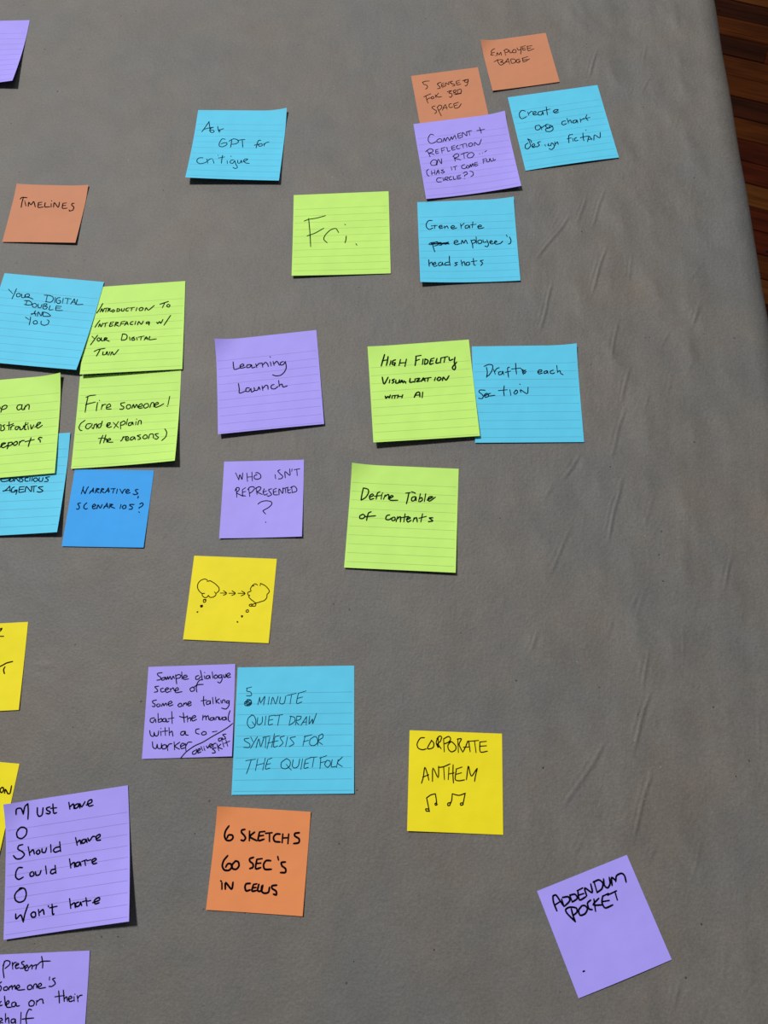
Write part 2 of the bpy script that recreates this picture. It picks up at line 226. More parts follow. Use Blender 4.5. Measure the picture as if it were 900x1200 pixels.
  ('handwriting', 'handwriting: Fire someone!', 1.05, '79,237 117,222 173,218;98,232 88,307 83,400;79,317 124,306 175,295;198,302 193,356 192,392;213,278 218,283;247,324 240,377;241,352 260,329 282,326;292,363 330,351 318,324 293,341 293,377 339,380;469,319 430,325 437,350 462,366 453,390 422,388;497,344 486,368 503,391 528,378 524,349 497,344;542,386 555,343 568,383 585,345 601,382;607,376 645,364 633,341 608,361 614,391 647,388;670,346 656,372 673,394 705,375 696,345 670,346;719,390 732,340 755,342 758,386;763,371 801,352 790,337 765,357 775,391 816,379 854,356;908,279 896,373;888,384 892,390'),
  ('handwriting', 'handwriting: (and explain', 1.05, '90,486 50,519 37,561 52,590 70,594;151,525 112,530 102,565 127,580 157,551 164,529;165,569 179,581 188,535;189,542 207,532 211,579;246,531 221,544 228,575 249,567 261,504;319,543 307,564 332,551 341,530 315,533 307,564 332,579 357,570;370,528 424,586;421,521 381,590;441,530 447,602;442,537 473,518 490,540 470,560 448,562;508,499 500,562;553,538 524,543 523,571 548,566 559,535 568,567;594,533 592,569;596,505 599,509;614,570 620,528 643,529 646,566'),
  ('handwriting', 'handwriting: the reasons)', 1.05, '279,658 264,702 255,746;237,689 305,688;308,656 299,704 293,739;296,711 318,699 324,737;331,723 358,708 347,696 330,709 337,735 384,738;480,686 470,723 457,732;477,703 493,690 525,689;508,719 533,707 523,689 503,708 516,734 541,725;578,693 553,706 557,730 580,722 591,697 600,729;648,680 616,688 643,704 651,723 626,731;688,688 672,706 687,726 716,718 710,689 687,683;730,729 739,683 772,683 778,726;824,680 791,684 810,707 827,723 809,740 788,730;883,634 904,672 898,722 862,759')]},
'develop': {'w': 102.33, 'h': 105.69, 'x': -392.55, 'y': 297.87, 't': 0.0857, 'lift': (2, 2, 2.2, 0, 4, 0.7), 'c': 'green', 'first': 0.19, 'ic': (0.006, 0.03, 0.01), 'wk': 1.1, 'label': "lime-green lined note cut by the left frame edge, ending 'an ... istrative report'",
 'ink': [
  ('handwriting', 'handwriting: ... an', 1.05, '425,299 436,318;451,296 445,328 441,360;449,301 475,285 497,296 490,319 462,330 445,328;636,295 607,297 596,324 611,349 640,337 646,296;646,296 644,338 662,353 676,322;679,309 674,352;681,323 700,301 717,308 717,354'),
  ('handwriting', 'handwriting: ... istrative', 1.05, '443,494 456,500 457,555;494,499 473,506 487,521 494,545 474,561 457,555;533,471 537,558;511,510 553,505 577,493;551,527 558,560;556,537 570,515 587,517;605,528 598,550 616,564 635,535 626,530 609,530;643,536 650,567 670,560 685,531;698,491 691,563 709,570;676,530 721,511;722,530 730,572;719,497 721,500;747,523 759,570 780,526;791,550 815,538 846,509 821,507 806,538 821,566 865,538'),
  ('handwriting', 'handwriting: report', 1.15, '466,738 496,709 520,697 488,694 477,721 499,744 542,720;546,692 544,741 539,759;542,699 578,692 583,717 545,732;607,695 593,714 610,729 634,715 627,689 607,695;655,691 652,730;654,709 674,687 700,686;763,663 753,705 744,753;708,700 797,685;871,673 847,667 835,684 852,693 858,719')]},
'conscious': {'w': 101.6, 'h': 101.64, 'x': -377.6, 'y': 239.24, 't': 0.0396, 'lift': (2, 3, 6, 0, 1, 0), 'c': 'cyan', 'first': 0.16, 'ic': (0.008, 0.03, 0.06), 'wk': 1.0, 'label': "light-blue lined note at the left, half hidden under a green note, reading 'conscious agents'",
 'ink': [
  ('handwriting', 'handwriting: conscious', 1.05, '446,441 408,440 392,458 410,476 448,474 491,460;489,446 470,461 488,480 514,467 502,444 483,443;524,481 532,445 571,480 574,439;610,441 586,450 608,468 601,485 578,488;656,447 627,452 631,480 661,484;673,448 674,484;695,449 693,485;717,454 707,472 726,491 750,478 738,455 717,454;763,452 764,486 794,490 798,453;861,447 823,455 848,474 848,493 816,495'),
  ('handwriting', 'handwriting: agents', 1.05, '437,576 466,553 488,524;488,524 500,582;427,572 500,568;534,536 513,549 513,585 541,586 564,569;539,573 564,569 560,614;585,539 587,593 637,588;585,539 630,537;587,566 627,563;644,591 649,537 701,591 703,540;694,540 749,537;724,541 727,595;810,545 766,551 794,572 816,590 786,602 759,594')]},
'narr': {'w': 76.31, 'h': 75.99, 'x': -282.17, 'y': 215.76, 't': -0.0178, 'lift': (1, 0.8, 1.2, 0, 0, 0), 'c': 'blue', 'first': 0, 'ic': (0.006, 0.03, 0.1), 'wk': 1.1, 'label': "small unlined mid-blue note reading 'narratives, scenarios?', just below the 'Fire someone!' note",
 'ink': [
  ('handwriting', 'handwriting: narratives,', 0.95, '100,246 112,173;112,173 110,204 138,246;137,243 147,198 159,173;177,241 198,211 208,186;208,186 212,231;181,220 215,215;231,236 238,191;238,191 266,194 236,214 266,232;281,236 287,190;287,190 310,195 285,213 317,232;326,232 342,204 352,183;352,183 361,229;335,216 367,212;375,192 418,188;405,192 400,234;438,194 436,237;490,236 462,193;490,236 499,206 516,192;529,221 553,206 538,194 522,215 535,235 566,226;636,193 610,200 623,219 639,236 610,246 593,239;645,261 648,270 642,281'),
  ('handwriting', 'handwriting: scenarios?', 0.95, '108,335 83,344 96,363 105,382 92,400 78,394;168,334 149,354 145,381 164,396 182,390;226,375 256,360 240,346 225,366 236,391 262,386;272,390 277,352 303,385 316,348;333,387 350,359 360,333;361,340 375,381;337,367 373,364;388,384 390,344;388,344 417,347 395,365 440,383;495,345 490,386;525,351 510,368 522,387 544,378 541,356 525,351;618,344 580,344 580,355 605,370 603,389 576,392;671,339 691,326 704,342 691,362 671,373 670,382;671,416 679,420')]},
'learning': {'w': 101.35, 'h': 104.45, 'x': -139.16, 'y': 345.18, 't': 0.1114, 'lift': (5, 4, 2.2, 4.5, 0, 0), 'c': 'purple', 'first': 0.22, 'ic': (0.008, 0.01, 0.016), 'wk': 0.98, 'label': "purple lined note reading 'Learning Launch', foot raised over a dark shadow",
 'ink': [
  ('handwriting', 'handwriting: Learning', 1.1, '166,258 168,308 176,345 233,334;234,322 270,312 261,293 234,307 240,338 286,333;336,309 304,310 299,339 329,338 346,311 351,349 384,341;389,308 397,351;398,332 419,309 445,308;452,304 456,354;458,329 485,302 504,323 513,354;534,304 540,349;534,245 538,252;561,302 569,348;570,331 597,304 612,328 621,352;663,315 636,324 632,350 661,349 682,317;682,317 688,383 667,432 628,465 582,467 548,451'),
  ('handwriting', 'handwriting: Launch', 1.1, '210,508 216,571 217,616 276,601;316,569 286,568 280,601 308,609 329,577 334,618 367,604;362,571 367,604 397,601 408,568 419,603;440,561 445,614;446,592 473,561 495,568 497,608;558,560 531,568 530,602 562,610 596,587;605,522 608,589;612,574 636,565 644,600 686,591')]},
'who': {'w': 76.06, 'h': 75.88, 'x': -138.23, 'y': 224.39, 't': 0.0189, 'lift': (1.6, 1, 2.5, 0, 0.5, 0), 'c': 'purple', 'first': 0, 'ic': (0.012, 0.008, 0.03), 'wk': 1.05, 'label': "small unlined purple note reading 'who isn't represented ?', below the 'Learning Launch' note",
 'ink': [
  ('handwriting', "handwriting: who isn't", 0.85, '116,117 149,188;149,188 156,135 179,185 182,118;222,121 232,205;227,161 276,159;269,112 278,201;319,139 295,149 296,177 326,186 355,171 351,140 323,118 304,123;489,143 497,185;535,95 515,107 536,134 562,160 552,183 523,186;587,177 583,114 630,154 625,88;648,89 646,115;668,98 722,89;693,92 699,158'),
  ('handwriting', 'handwriting: represented', 0.85, '131,276 139,361;120,296 133,265 156,268 155,292 133,317 162,333 197,352;189,287 193,341 221,350;187,287 217,267;190,313 221,304;247,278 261,356;238,288 256,263 290,259 301,280 278,310 254,325;315,269 328,337;311,280 339,260 362,271 346,301 325,311 377,338;394,282 384,312 397,344 426,332;391,313 415,303;463,283 434,293 450,319 465,340 436,357 422,350;478,294 485,341 524,345;478,294 507,279;482,317 508,310;534,345 533,285 567,332 570,275;566,286 619,271;590,281 597,328;611,276 619,328 645,324;612,302 639,296;648,267 658,324;639,277 673,262 698,289 694,315 655,327'),
  ('handwriting', 'handwriting: question mark', 0.85, '340,433 370,410 419,401 463,412 469,438 441,468 398,493 392,503 416,531;418,608 423,614')]},
'highfi': {'w': 100.31, 'h': 105.35, 'x': 10.89, 'y': 333.73, 't': 0.0715, 'lift': (6.5, 5, 4, 1, 0, 0.3), 'c': 'green', 'first': 0.22, 'ic': (0.006, 0.025, 0.01), 'wk': 0.93, 'label': "lime-green lined note reading 'high fidelity visualization with AI' in thick marker",
 'ink': [
  ('handwriting', 'handwriting: high fidelity', 1.6, '163,98 139,169 122,222;136,165 189,159;196,123 184,181 172,221;221,172 206,219;266,165 240,175 230,208 250,220 261,199 244,197;260,196 253,230;315,166 296,231;305,205 357,204;373,167 353,246;467,142 520,137;470,142 463,196 453,244;461,192 501,180;536,180 525,238;556,179 545,239;556,179 583,199 571,230 545,239;614,184 597,241 632,235;614,184 645,177;606,208 632,206;673,184 658,234 695,230;712,180 701,235;719,180 779,171;752,180 737,233;791,179 794,216 828,204;849,184 837,242 845,294 830,322 813,294 861,239'),
  ('handwriting', 'handwriting: visualization', 1.6, '125,345 128,382 139,424 182,350;197,380 188,416;242,377 219,387 234,405 216,422;255,389 252,422 278,421 291,388;294,422 313,394 323,427;334,402 349,432;302,414 350,418;395,382 388,425 427,421;442,390 435,429;451,391 488,389 453,423 492,419;500,424 524,385 536,427;509,410 538,408;539,393 598,388;571,392 559,429;640,391 627,426;668,394 654,413 668,429 692,413 687,395 668,391;704,432 717,393 740,429 773,383'),
  ('handwriting', 'handwriting: with AI', 1.6, '141,557 146,582 166,562 178,580 190,549;208,558 203,587;218,559 254,557;237,560 229,589;267,555 257,587;262,572 304,573;310,556 299,590;418,593 443,547 473,542 472,593;429,571 473,571;504,542 494,602')]},
'draft': {'w': 101.73, 'h': 103.25, 'x': 110.91, 'y': 330.89, 't': 0.0031, 'lift': (1.2, 1, 0.8, 0, 3.5, 0), 'c': 'cyan', 'first': 0.185, 'ic': (0.008, 0.015, 0.06), 'wk': 0.95, 'label': "light-blue lined note reading 'Draft each section', its left edge under a green note",
 'ink': [
  ('handwriting', 'handwriting: Draft each', 1.05, '135,231 142,284 133,342;112,222 158,202 196,213 190,263 160,314 131,335;203,256 218,310;213,281 233,249 260,238;275,279 251,290 253,315 282,308 290,276 299,315;359,234 340,244 341,294 345,345;315,291 367,277;420,191 420,252 423,310;378,254 465,245;468,252 514,285;480,274 515,268;481,299 509,267;487,313 518,285;482,284 507,304;478,267 487,308;629,292 661,287 669,269 643,269 629,291 641,311 673,301;716,277 692,287 690,307 712,302 722,279 726,309;780,271 754,281 749,301 769,310 791,300;816,221 819,300;821,289 843,279 849,308 871,323'),
  ('handwriting', 'handwriting: section', 1.05, '113,481 65,478 54,499 79,521 94,546 81,570 46,566;103,542 137,524 125,514 103,535 115,557 145,547;165,514 146,521 149,543 205,536;299,435 291,494 294,544;240,487 326,478;351,478 358,538;408,489 388,510 400,527 422,510 419,485 402,484;447,418 453,422;456,508 453,479 514,523 527,452')]},
'define': {'w': 99.71, 'h': 100.21, 'x': -7.98, 'y': 205.85, 't': -0.0501, 'lift': (2, 3, 3.5, 4, 0, 0), 'c': 'green', 'first': 0.18, 'ic': (0.008, 0.03, 0.012), 'wk': 0.9, 'label': "lime-green lined note reading 'Define table of contents', near the middle of the sheet",
 'ink': [
  ('handwriting', 'handwriting: Define table', 1.4, '119,237 111,297 106,349;119,231 163,242 171,274 149,321 108,353;186,319 218,301 205,286 182,310 191,341 224,330;275,263 254,277 245,336;229,308 284,298;295,284 292,334;300,271 303,274;314,333 326,290;325,306 351,285 361,294 359,331;371,323 401,302 385,293 367,317 378,340 446,337;516,264 558,256;568,249 589,254 605,260;544,263 537,316 527,368;603,293 575,305 574,336 599,332 612,295 614,334;651,264 638,341;641,317 665,300 672,326 648,343;700,262 691,338;715,324 744,306 766,288 738,289 723,313 739,332 790,290'),
  ('handwriting', 'handwriting: of contents', 1.4, '130,491 107,505 109,530 139,529 153,503 130,487;208,461 184,475 175,514 171,547;150,512 211,504 251,498;380,483 353,493 346,526 375,531 398,513;418,503 398,517 408,538 432,528 427,502;441,547 454,495;455,514 479,496 481,547;520,466 512,546;485,506 551,490;537,523 570,505 555,496 537,516 548,544 578,527;596,539 604,500;605,513 626,497 635,540;680,458 667,538;649,503 715,482;776,492 742,496 765,512 775,524 735,533')]},
'draw': {'w': 75.87, 'h': 76.08, 'x': -161.13, 'y': 130.25, 't': -0.0391, 'lift': (1, 0.7, 0.7, 0, 0, 0), 'c': 'yellow', 'first': 0, 'ic': (0.03, 0.014, 0.004), 'wk': 0.95, 'label': 'yellow note with a drawing of two thought bubbles joined by three arrows',
 'ink': [
  ('drawn_bubble', 'drawn thought bubble with a smooth outline', 0.85, '150,221 123,212 88,227 67,259 69,296 91,328 119,348;139,343 119,346 122,366 144,381 164,377 175,359;175,359 190,376 216,375 239,359 242,339;225,326 243,343;242,339 265,314 262,288 238,263 210,243 171,224;146,232 164,229 180,226'),
  ('drawn_bubble', 'drawn thought bubble with a jagged outline', 0.85, '608,248 585,238 562,253 545,287;556,260 578,256;545,287 554,305 528,318 530,339 546,344;546,344 540,359 560,379 582,394 604,410;604,410 625,407 654,396 684,384 702,358 701,330;701,330 719,305 709,280 675,250 632,231;632,231 632,254'),
  ('drawn_arrow', '', 0.85, '280,334 334,332;306,312 334,329 332,342 309,353'),
  ('drawn_arrow', '', 0.85, '358,333 413,330;383,309 413,327 410,339 385,352'),
  ('drawn_arrow', '', 0.85, '440,330 501,328;470,308 501,325 496,338 470,352'),
  ('drawn_dot', '', 0.85, '136,399 157,398 156,419 143,425 135,412 139,399;147,401 158,411'),
  ('drawn_dot', '', 0.85, '115,454 132,451 134,464 119,468 116,457;120,459 130,459'),
  ('drawn_dot', '', 0.85, '89,514 102,511;94,509 97,519'),
  ('drawn_dot', '', 0.85, '575,420 553,429 557,441 582,440 605,439 611,420 590,419 581,432;575,422 572,440'),
  ('drawn_dot', '', 0.85, '530,478 548,477 550,494 532,495 528,483;545,472 553,487'),
  ('drawn_dot', '', 0.85, '490,530 503,530 501,541 491,540;495,533 498,539'),
  ('drawn_dot', '', 0.85, '458,584 469,587;462,581 463,593')]},
'sample': {'w': 76.23, 'h': 76.21, 'x': -189.5, 'y': 33.19, 't': 0.0374, 'lift': (0.8, 1, 2.2, 0, 0.8, 0), 'c': 'purple', 'first': 0, 'ic': (0.008, 0.01, 0.016), 'wk': 0.94, 'label': "small purple note crowded with writing, 'sample dialogue scene', beside a light-blue note",
 'ink': [
  ('handwriting', 'handwriting: Sample dialogue', 0.95, '125,53 85,58 89,76 114,94 110,112 81,116;150,93 127,100 125,117 146,113 155,91 162,115;167,113 175,88 182,112 196,86 205,113;213,113 222,85 234,107;242,75 250,116 257,154;245,86 268,74 289,82 280,102 252,108;295,52 301,113;311,103 345,94 330,80 310,93 317,116 358,114;445,87 421,96 422,119 446,117 461,97;458,44 468,82 477,121;493,91 501,119;495,63 498,66;531,90 512,96 513,116 534,113 541,90 546,117;562,60 570,114;595,88 579,98 587,116 611,109 605,92 592,86;641,88 620,92 621,112 642,110 648,88;646,88 650,128 633,156 612,147;662,89 666,111 680,107 682,84;686,105 719,89 710,75 690,88 697,112 725,109'),
  ('handwriting', 'handwriting: scene of', 0.95, '101,167 67,172 86,191 95,211 65,218;143,185 120,192 127,217 155,213;162,203 189,192 176,182 158,198 173,222 199,215;202,190 209,217;208,200 228,185 240,211;245,211 275,202 267,185 249,196 253,226 307,220;393,186 375,198 386,220 413,213 408,189 393,183;483,125 457,127 437,152 429,192 436,227;403,189 438,167 489,164'),
  ('handwriting', 'handwriting: someone talking', 0.95, '90,283 58,290 59,305 80,320 75,338 55,334;108,316 93,325 104,341 124,331 118,316;135,339 148,312 157,334 172,311 184,333;190,323 225,310 214,296 192,312 204,336 236,327;292,319 278,331 289,346 311,339 306,319 289,317;321,342 328,316;329,328 346,313 355,336;361,329 391,315 377,304 361,321 372,341 395,332;497,265 497,313 506,345;476,302 524,296;547,303 524,312 528,334 552,326 555,303 559,330;574,276 582,330;600,275 607,326;634,289 609,309 636,329;647,303 651,326;661,326 663,303 680,301 686,324;718,308 698,311 699,327 715,325 722,308;719,310 718,349 694,376 656,367'),
  ('handwriting', 'handwriting: about the manual', 0.95, '82,430 50,437 49,461 72,469 89,440 98,470;110,395 118,468;120,449 143,438 148,461 123,468;160,440 153,460 179,465 180,441 160,440;182,441 192,469 209,461;228,384 238,482;201,443 251,435;328,396 335,438 342,477;296,425 335,436 367,427;365,422 370,474;368,451 391,437 396,467;402,447 437,434 426,421 404,438 413,467 446,454;499,421 497,462;500,441 520,427 528,461;529,437 543,427 552,462;590,443 565,447 562,464 586,463 595,444 599,465;611,463 612,442 630,440 637,462;641,440 644,463 662,455 663,441;694,442 669,448 670,465 693,464 697,442 703,466;730,391 719,428 718,467 734,482'),
  ('handwriting', 'handwriting: with a co-', 0.95, '49,534 60,573 85,582 88,550;88,550 100,579 122,575 126,538;143,542 149,578;142,519 145,522;179,514 187,579;154,545 204,541;213,515 220,580;221,558 240,545 251,586;347,548 320,554 318,576 343,577 354,548 359,577 382,581;473,532 445,538 446,565 475,576;509,557 493,571 506,584 534,577 530,560 509,555;586,561 626,556'),
  ('handwriting', 'handwriting: worker', 0.95, '79,626 87,670 113,682 121,647;121,647 130,680 156,679 157,641;186,652 165,661 169,686 197,682 199,659 181,651;205,659 215,702;210,673 222,650 247,646;264,632 272,696;312,636 273,667 315,693;321,672 353,658 339,644 320,662 330,688 360,682;360,647 370,708;364,673 383,640 416,639'),
  ('curved_line', '', 0.95, '330,762 372,716 440,670 509,642 588,598 667,557 721,525 757,497'),
  ('handwriting', 'handwriting: deliver as', 0.95, '452,704 428,717 429,736 454,732 462,709;456,695 474,730;473,714 492,698 480,692 467,709 478,726 498,719;496,677 511,710;522,690 531,709;519,677 521,680;541,673 554,691 566,666;572,679 589,663 575,657 566,672 580,689 594,679;591,660 602,680;596,667 611,654 623,655;661,612 641,619 648,638 665,629 671,610 678,629;703,582 676,586 694,603 702,619 678,622'),
  ('handwriting', 'handwriting: skit', 0.95, '625,690 593,696 612,711 620,728 593,732;631,661 649,714;664,662 642,684 679,701;679,650 691,685;672,637 675,640;705,630 723,680;694,657 739,639')]},
'fivemin': {'w': 101.17, 'h': 103.51, 'x': -98.97, 'y': 19.13, 't': 0.0212, 'lift': (0.8, 0.8, 1.4, 0, 0, 0), 'c': 'cyan', 'first': 0.212, 'ic': (0.012, 0.085, 0.15), 'wk': 0.85, 'label': "large light-blue lined note reading '5 minute quiet draw synthesis for the quiet folk'",
 'ink': [
  ('handwriting', 'handwriting: 5 above a scribbled-out figure, minute', 0.8, '84,178 129,167;90,178 88,202 118,208 131,227 123,241 86,240;94,279 73,297 81,321 115,323 134,304 125,276 94,271;106,271 85,291 96,315 126,309 131,286;77,309 113,280 132,292 90,321;80,291 120,297 120,315;94,273 106,321;188,316 201,254;201,254 211,301 246,246 237,320;283,252 277,317;301,314 314,255 340,312 360,248;381,254 374,301 395,313 415,302 426,245;436,243 515,226;475,237 464,314;533,226 520,309 565,298;533,226 600,207;528,268 570,257'),
  ('handwriting', 'handwriting: quiet draw', 0.8, '142,401 111,426 105,473 129,506 165,497 177,451 161,410 136,398;145,456 170,485;192,422 188,468 206,480 230,463 232,416;261,411 255,484;289,411 285,481 321,476;289,411 337,404;286,446 322,439;337,409 404,401;377,404 364,488;474,414 461,483;465,414 507,426 505,461 461,489;525,415 515,488;523,415 562,419 550,444 517,455 545,488;561,491 587,450 608,419;608,419 606,489;575,468 609,462;634,416 630,480 659,440 660,480 692,393'),
  ('handwriting', 'handwriting: synthesis for', 0.8, '126,589 87,594 91,611 132,635 130,663 82,662;138,577 160,618;195,578 168,624 142,671;187,667 208,595 226,659 253,579;241,584 301,574;267,585 266,670;301,585 280,676;285,631 332,620;339,555 318,665;343,580 334,660 370,655;343,580 385,571;338,620 372,612;424,575 388,586 401,609 413,632 382,660;451,581 436,661;518,582 472,591 492,616 505,639 466,661;599,577 582,657;590,583 655,567;585,623 629,612;674,584 641,607 641,647 675,655 705,630 698,590 674,582;716,579 705,653;712,579 745,562 748,591 710,619 747,648'),
  ('handwriting', 'handwriting: the quiet folk', 0.8, '105,768 188,758;152,760 134,821 116,872;206,755 190,848;196,805 255,792;269,750 251,845;290,761 272,834 310,829;290,761 325,750;283,801 315,793;445,757 406,785 405,824 441,836 476,814 477,775 445,754;446,802 489,848;504,764 497,814 518,831 547,815 558,759;582,759 569,843;606,765 595,832 631,827;606,765 647,752;601,799 632,793;647,749 701,746;677,749 664,827;734,750 728,839;725,755 784,736;731,791 772,784;784,773 767,806 791,829 814,807 810,779 784,773;829,768 823,824 862,822;879,768 865,830;915,748 873,793 915,825')]},
'corp': {'w': 77.06, 'h': 77.92, 'x': 35.73, 'y': -21.25, 't': -0.0272, 'lift': (2.2, 1, 0.5, 0, 0, 0), 'c': 'yellow', 'first': 0, 'ic': (0.012, 0.01, 0.006), 'wk': 1.0, 'label': "yellow note reading 'corporate anthem' above two drawn music notes",
 'ink': [
  ('handwriting', 'handwriting: corporate', 0.95, '126,55 90,61 65,107 76,141 112,152 143,143;186,73 153,133 164,144 199,131 204,97 183,73;239,46 224,91 240,130;229,61 249,39 268,45 258,80 238,100 266,139;239,51 245,125;230,101 261,134;285,59 292,162;285,59 326,38 344,57 327,83 291,99;347,77 322,107 327,141 353,160 384,144 388,115 368,91 347,77;403,55 409,163;398,57 434,54 414,99 445,160;450,152 470,112 491,67 506,154;450,120 496,116;491,72 576,61;542,65 555,159;586,73 590,151 649,144;588,73 641,66;588,107 641,101'),
  ('handwriting', 'handwriting: anthem', 0.95, '108,415 122,367 133,289 157,346 168,389;117,367 167,346;198,397 200,292 244,367 247,276;244,287 288,279 342,255;288,279 296,379;332,282 327,378;329,335 375,324;366,261 365,338 370,403;390,294 440,276;393,299 387,333 385,376 416,384 461,375;387,336 435,321;476,373 491,266 506,324 521,342 562,283;565,283 552,331 542,384'),
  ('drawn_music_note', '', 0.95, '150,527 185,502 223,491;153,527 166,583 177,629;172,610 147,609 152,625 177,624;223,491 231,533 236,575;234,559 221,567 226,578 241,572'),
  ('drawn_music_note', '', 0.95, '361,486 416,496 468,477;361,486 356,538 341,571;351,552 326,560 327,578 344,574;466,479 456,525 448,563;451,551 428,556 431,571 451,564')]},
'six': {'w': 76.85, 'h': 76.29, 'x': -122.41, 'y': -82.29, 't': -0.0437, 'lift': (1.6, 1, 1.6, 2.5, 1.2, 0), 'c': 'orange', 'first': 0, 'ic': (0.01, 0.006, 0.012), 'wk': 1.05, 'label': "orange note reading '6 sketchs 60 sec's in cells', lowest orange note",
 'ink': [
  ('handwriting', 'handwriting: 6 sketchs', 1.5, '108,144 85,182 81,222 99,251 132,252 151,233 143,212 113,213 103,236;242,163 217,170 217,188 241,208 254,229 240,248 218,244;281,174 287,245;323,179 288,215 348,242;363,176 359,239 406,227;363,176 406,169;361,206 398,199;413,183 466,175;445,179 451,241;532,182 500,184 481,209 494,238 538,241;554,180 555,245;554,210 594,206;602,178 602,249;688,163 653,170 654,190 689,208 689,237 649,246'),
  ('handwriting', "handwriting: 60 sec's", 1.5, '124,365 96,404 90,443 110,471 147,471 166,448 156,424 131,426 118,451;190,403 169,429 175,457 205,460 224,435 215,406 189,400;335,366 306,377 308,396 335,414 337,438 312,450;363,379 360,447 401,437;363,379 405,371;361,410 398,404;476,382 439,384 421,414 435,447 488,444;529,349 538,373;595,385 563,391 571,415 600,433 602,460 562,464'),
  ('handwriting', 'handwriting: in cells', 1.5, '102,565 108,610;91,551 96,554;135,608 132,561 185,606 190,555;329,556 297,561 290,585 303,611 334,602;356,562 349,609 382,604;356,562 382,556;350,587 378,582;399,558 393,603 420,604 423,568;431,563 427,606 450,619 481,610 486,574;542,556 506,563 508,582 541,599 546,625 522,621')]},
'must': {'w': 101.58, 'h': 100.38, 'x': -278.14, 'y': -84.63, 't': 0.1559, 'lift': (2.5, 4.5, 9, 5, 0, 0.5), 'c': 'purple', 'first': 0.205, 'ic': (0.006, 0.006, 0.012), 'wk': 1.0, 'label': "large purple lined note listing Must, Should, Could and Won't have, curled at lower right",
 'ink': [
  ('handwriting', 'handwriting: Must have', 1.25, '87,93 92,52 127,51 143,99;143,99 157,44 182,22;182,22 184,84 180,144;259,65 259,113 274,135 299,124 306,72;363,74 335,80 340,97 365,113 356,127 331,119;388,55 394,126 419,127;369,87 419,89;521,62 529,116;529,99 558,79 564,118;596,82 567,95 574,117 596,108 605,84 612,120;613,85 627,113 656,76;665,104 710,89 710,68 685,74 676,96 690,116 722,113'),
  ('handwriting', 'handwriting: O', 1.25, '111,202 88,234 96,270 130,284 164,262 171,223 148,202 121,198 96,214'),
  ('handwriting', 'handwriting: Should have', 1.25, '139,331 106,335 100,360 137,385 153,410 126,434 88,431 63,403;184,354 198,422;200,399 224,382 235,416;262,391 250,407 265,422 281,409 272,389;297,385 299,411 324,415 334,384;368,364 372,422;444,391 409,393 391,409 406,427 447,419;442,354 450,428;573,341 586,400;586,380 608,364 617,396;648,363 626,369 629,392 651,386 658,364 667,392;673,358 685,383 713,353 733,356;742,376 773,361 771,344 742,357 748,386 779,388'),
  ('handwriting', 'handwriting: Could have', 1.25, '139,504 108,500 88,525 85,564 110,587 147,575;220,544 200,557 209,579 233,573 229,550;245,550 252,576 279,574 291,546;328,519 336,577;407,553 378,554 368,572 383,584 410,574;405,525 413,584;523,493 534,562;534,539 561,524 567,562;598,526 573,534 580,557 601,552 608,527 617,558;623,527 663,519;648,525 654,560;666,528 698,524;708,545 741,530 732,518 707,530 716,557 747,556'),
  ('handwriting', 'handwriting: O', 1.25, '142,655 100,671 80,701 89,735 120,754 159,745 174,703 161,663 124,652 106,672'),
  ('handwriting', "handwriting: Won't have", 1.25, '92,833 97,870 133,846 155,899;155,899 166,845 192,778;233,838 215,852 227,875 252,873 251,846 233,838;275,827 283,872;284,850 312,832 322,868;355,811 357,819;385,804 391,875 403,875;367,827 426,824;527,783 538,854;538,832 567,818 575,854;601,817 577,825 583,847 608,842 616,819 627,847;632,819 669,815;660,795 670,853;676,821 700,819;716,837 769,826 768,807 740,814 728,828 738,848 769,844')]},
'present': {'w': 76.2, 'h': 76.2, 'x': -287.78, 'y': -189.15, 't': 0.0571, 'lift': (1, 1, 1, 0, 0.5, 0), 'c': 'purple', 'first': 0, 'ic': (0.008, 0.01, 0.016), 'wk': 1.0, 'label': "purple note cut by the bottom left corner, reading 'present someone's idea on their behalf'",
 'ink': [
  ('handwriting', 'handwriting: present', 0.95, '90,47 85,101 100,162;81,79 98,45 131,49 134,71 100,98;153,57 162,105;157,82 166,63 184,58;181,85 206,73 195,66 180,82 189,101 211,95;247,54 229,58 230,69 248,82 244,100 219,101;261,104 278,89 269,80 256,95 262,116 281,119;287,95 284,114;288,100 308,81 315,92 313,110;319,90 345,81 346,97 344,113;382,25 395,70 397,107;350,86 384,61 454,60'),
  ('handwriting', "handwriting: someone's", 0.95, '83,188 70,196 70,201;71,211 85,225 83,243 76,250;122,222 104,230 109,245 131,245 137,229 121,220;145,245 150,221;151,231 166,216 173,243;172,232 190,215 197,242;201,240 229,229 219,214 204,226 218,248 271,247;311,216 292,226 296,247 320,246 326,228 311,216;336,246 340,219 358,213 365,241;372,236 400,223 390,209 373,222 384,244 434,239;458,169 458,190;503,178 482,184 497,199 507,217 482,234 458,233'),
  ('handwriting', 'handwriting: idea on their', 0.95, '96,320 85,328 87,348 107,345;117,286 125,321 132,349;136,346 158,330 149,317 136,332 145,360 178,362;203,328 181,334 184,357 206,356 211,332 220,356 242,354;328,324 313,336 320,358 348,358 356,337 340,323 324,322;373,324 372,355;374,334 397,318 417,319 423,341 428,345;538,267 546,310 551,348;512,305 586,299;574,262 583,311 588,339;588,322 603,308 614,339;619,326 646,317 635,305 620,316 630,341 658,336;661,310 666,341;666,293 668,295;685,304 695,344;692,322 704,305 724,302'),
  ('handwriting', 'handwriting: behalf', 0.95, '100,452 119,444 109,432 97,435;100,459 125,463;138,402 145,460;143,447 163,430 173,468;211,439 189,445 192,465 214,463 218,441 225,471;259,399 263,473;339,386 318,381 303,411 302,446 311,479;272,444 308,442 361,440')]},
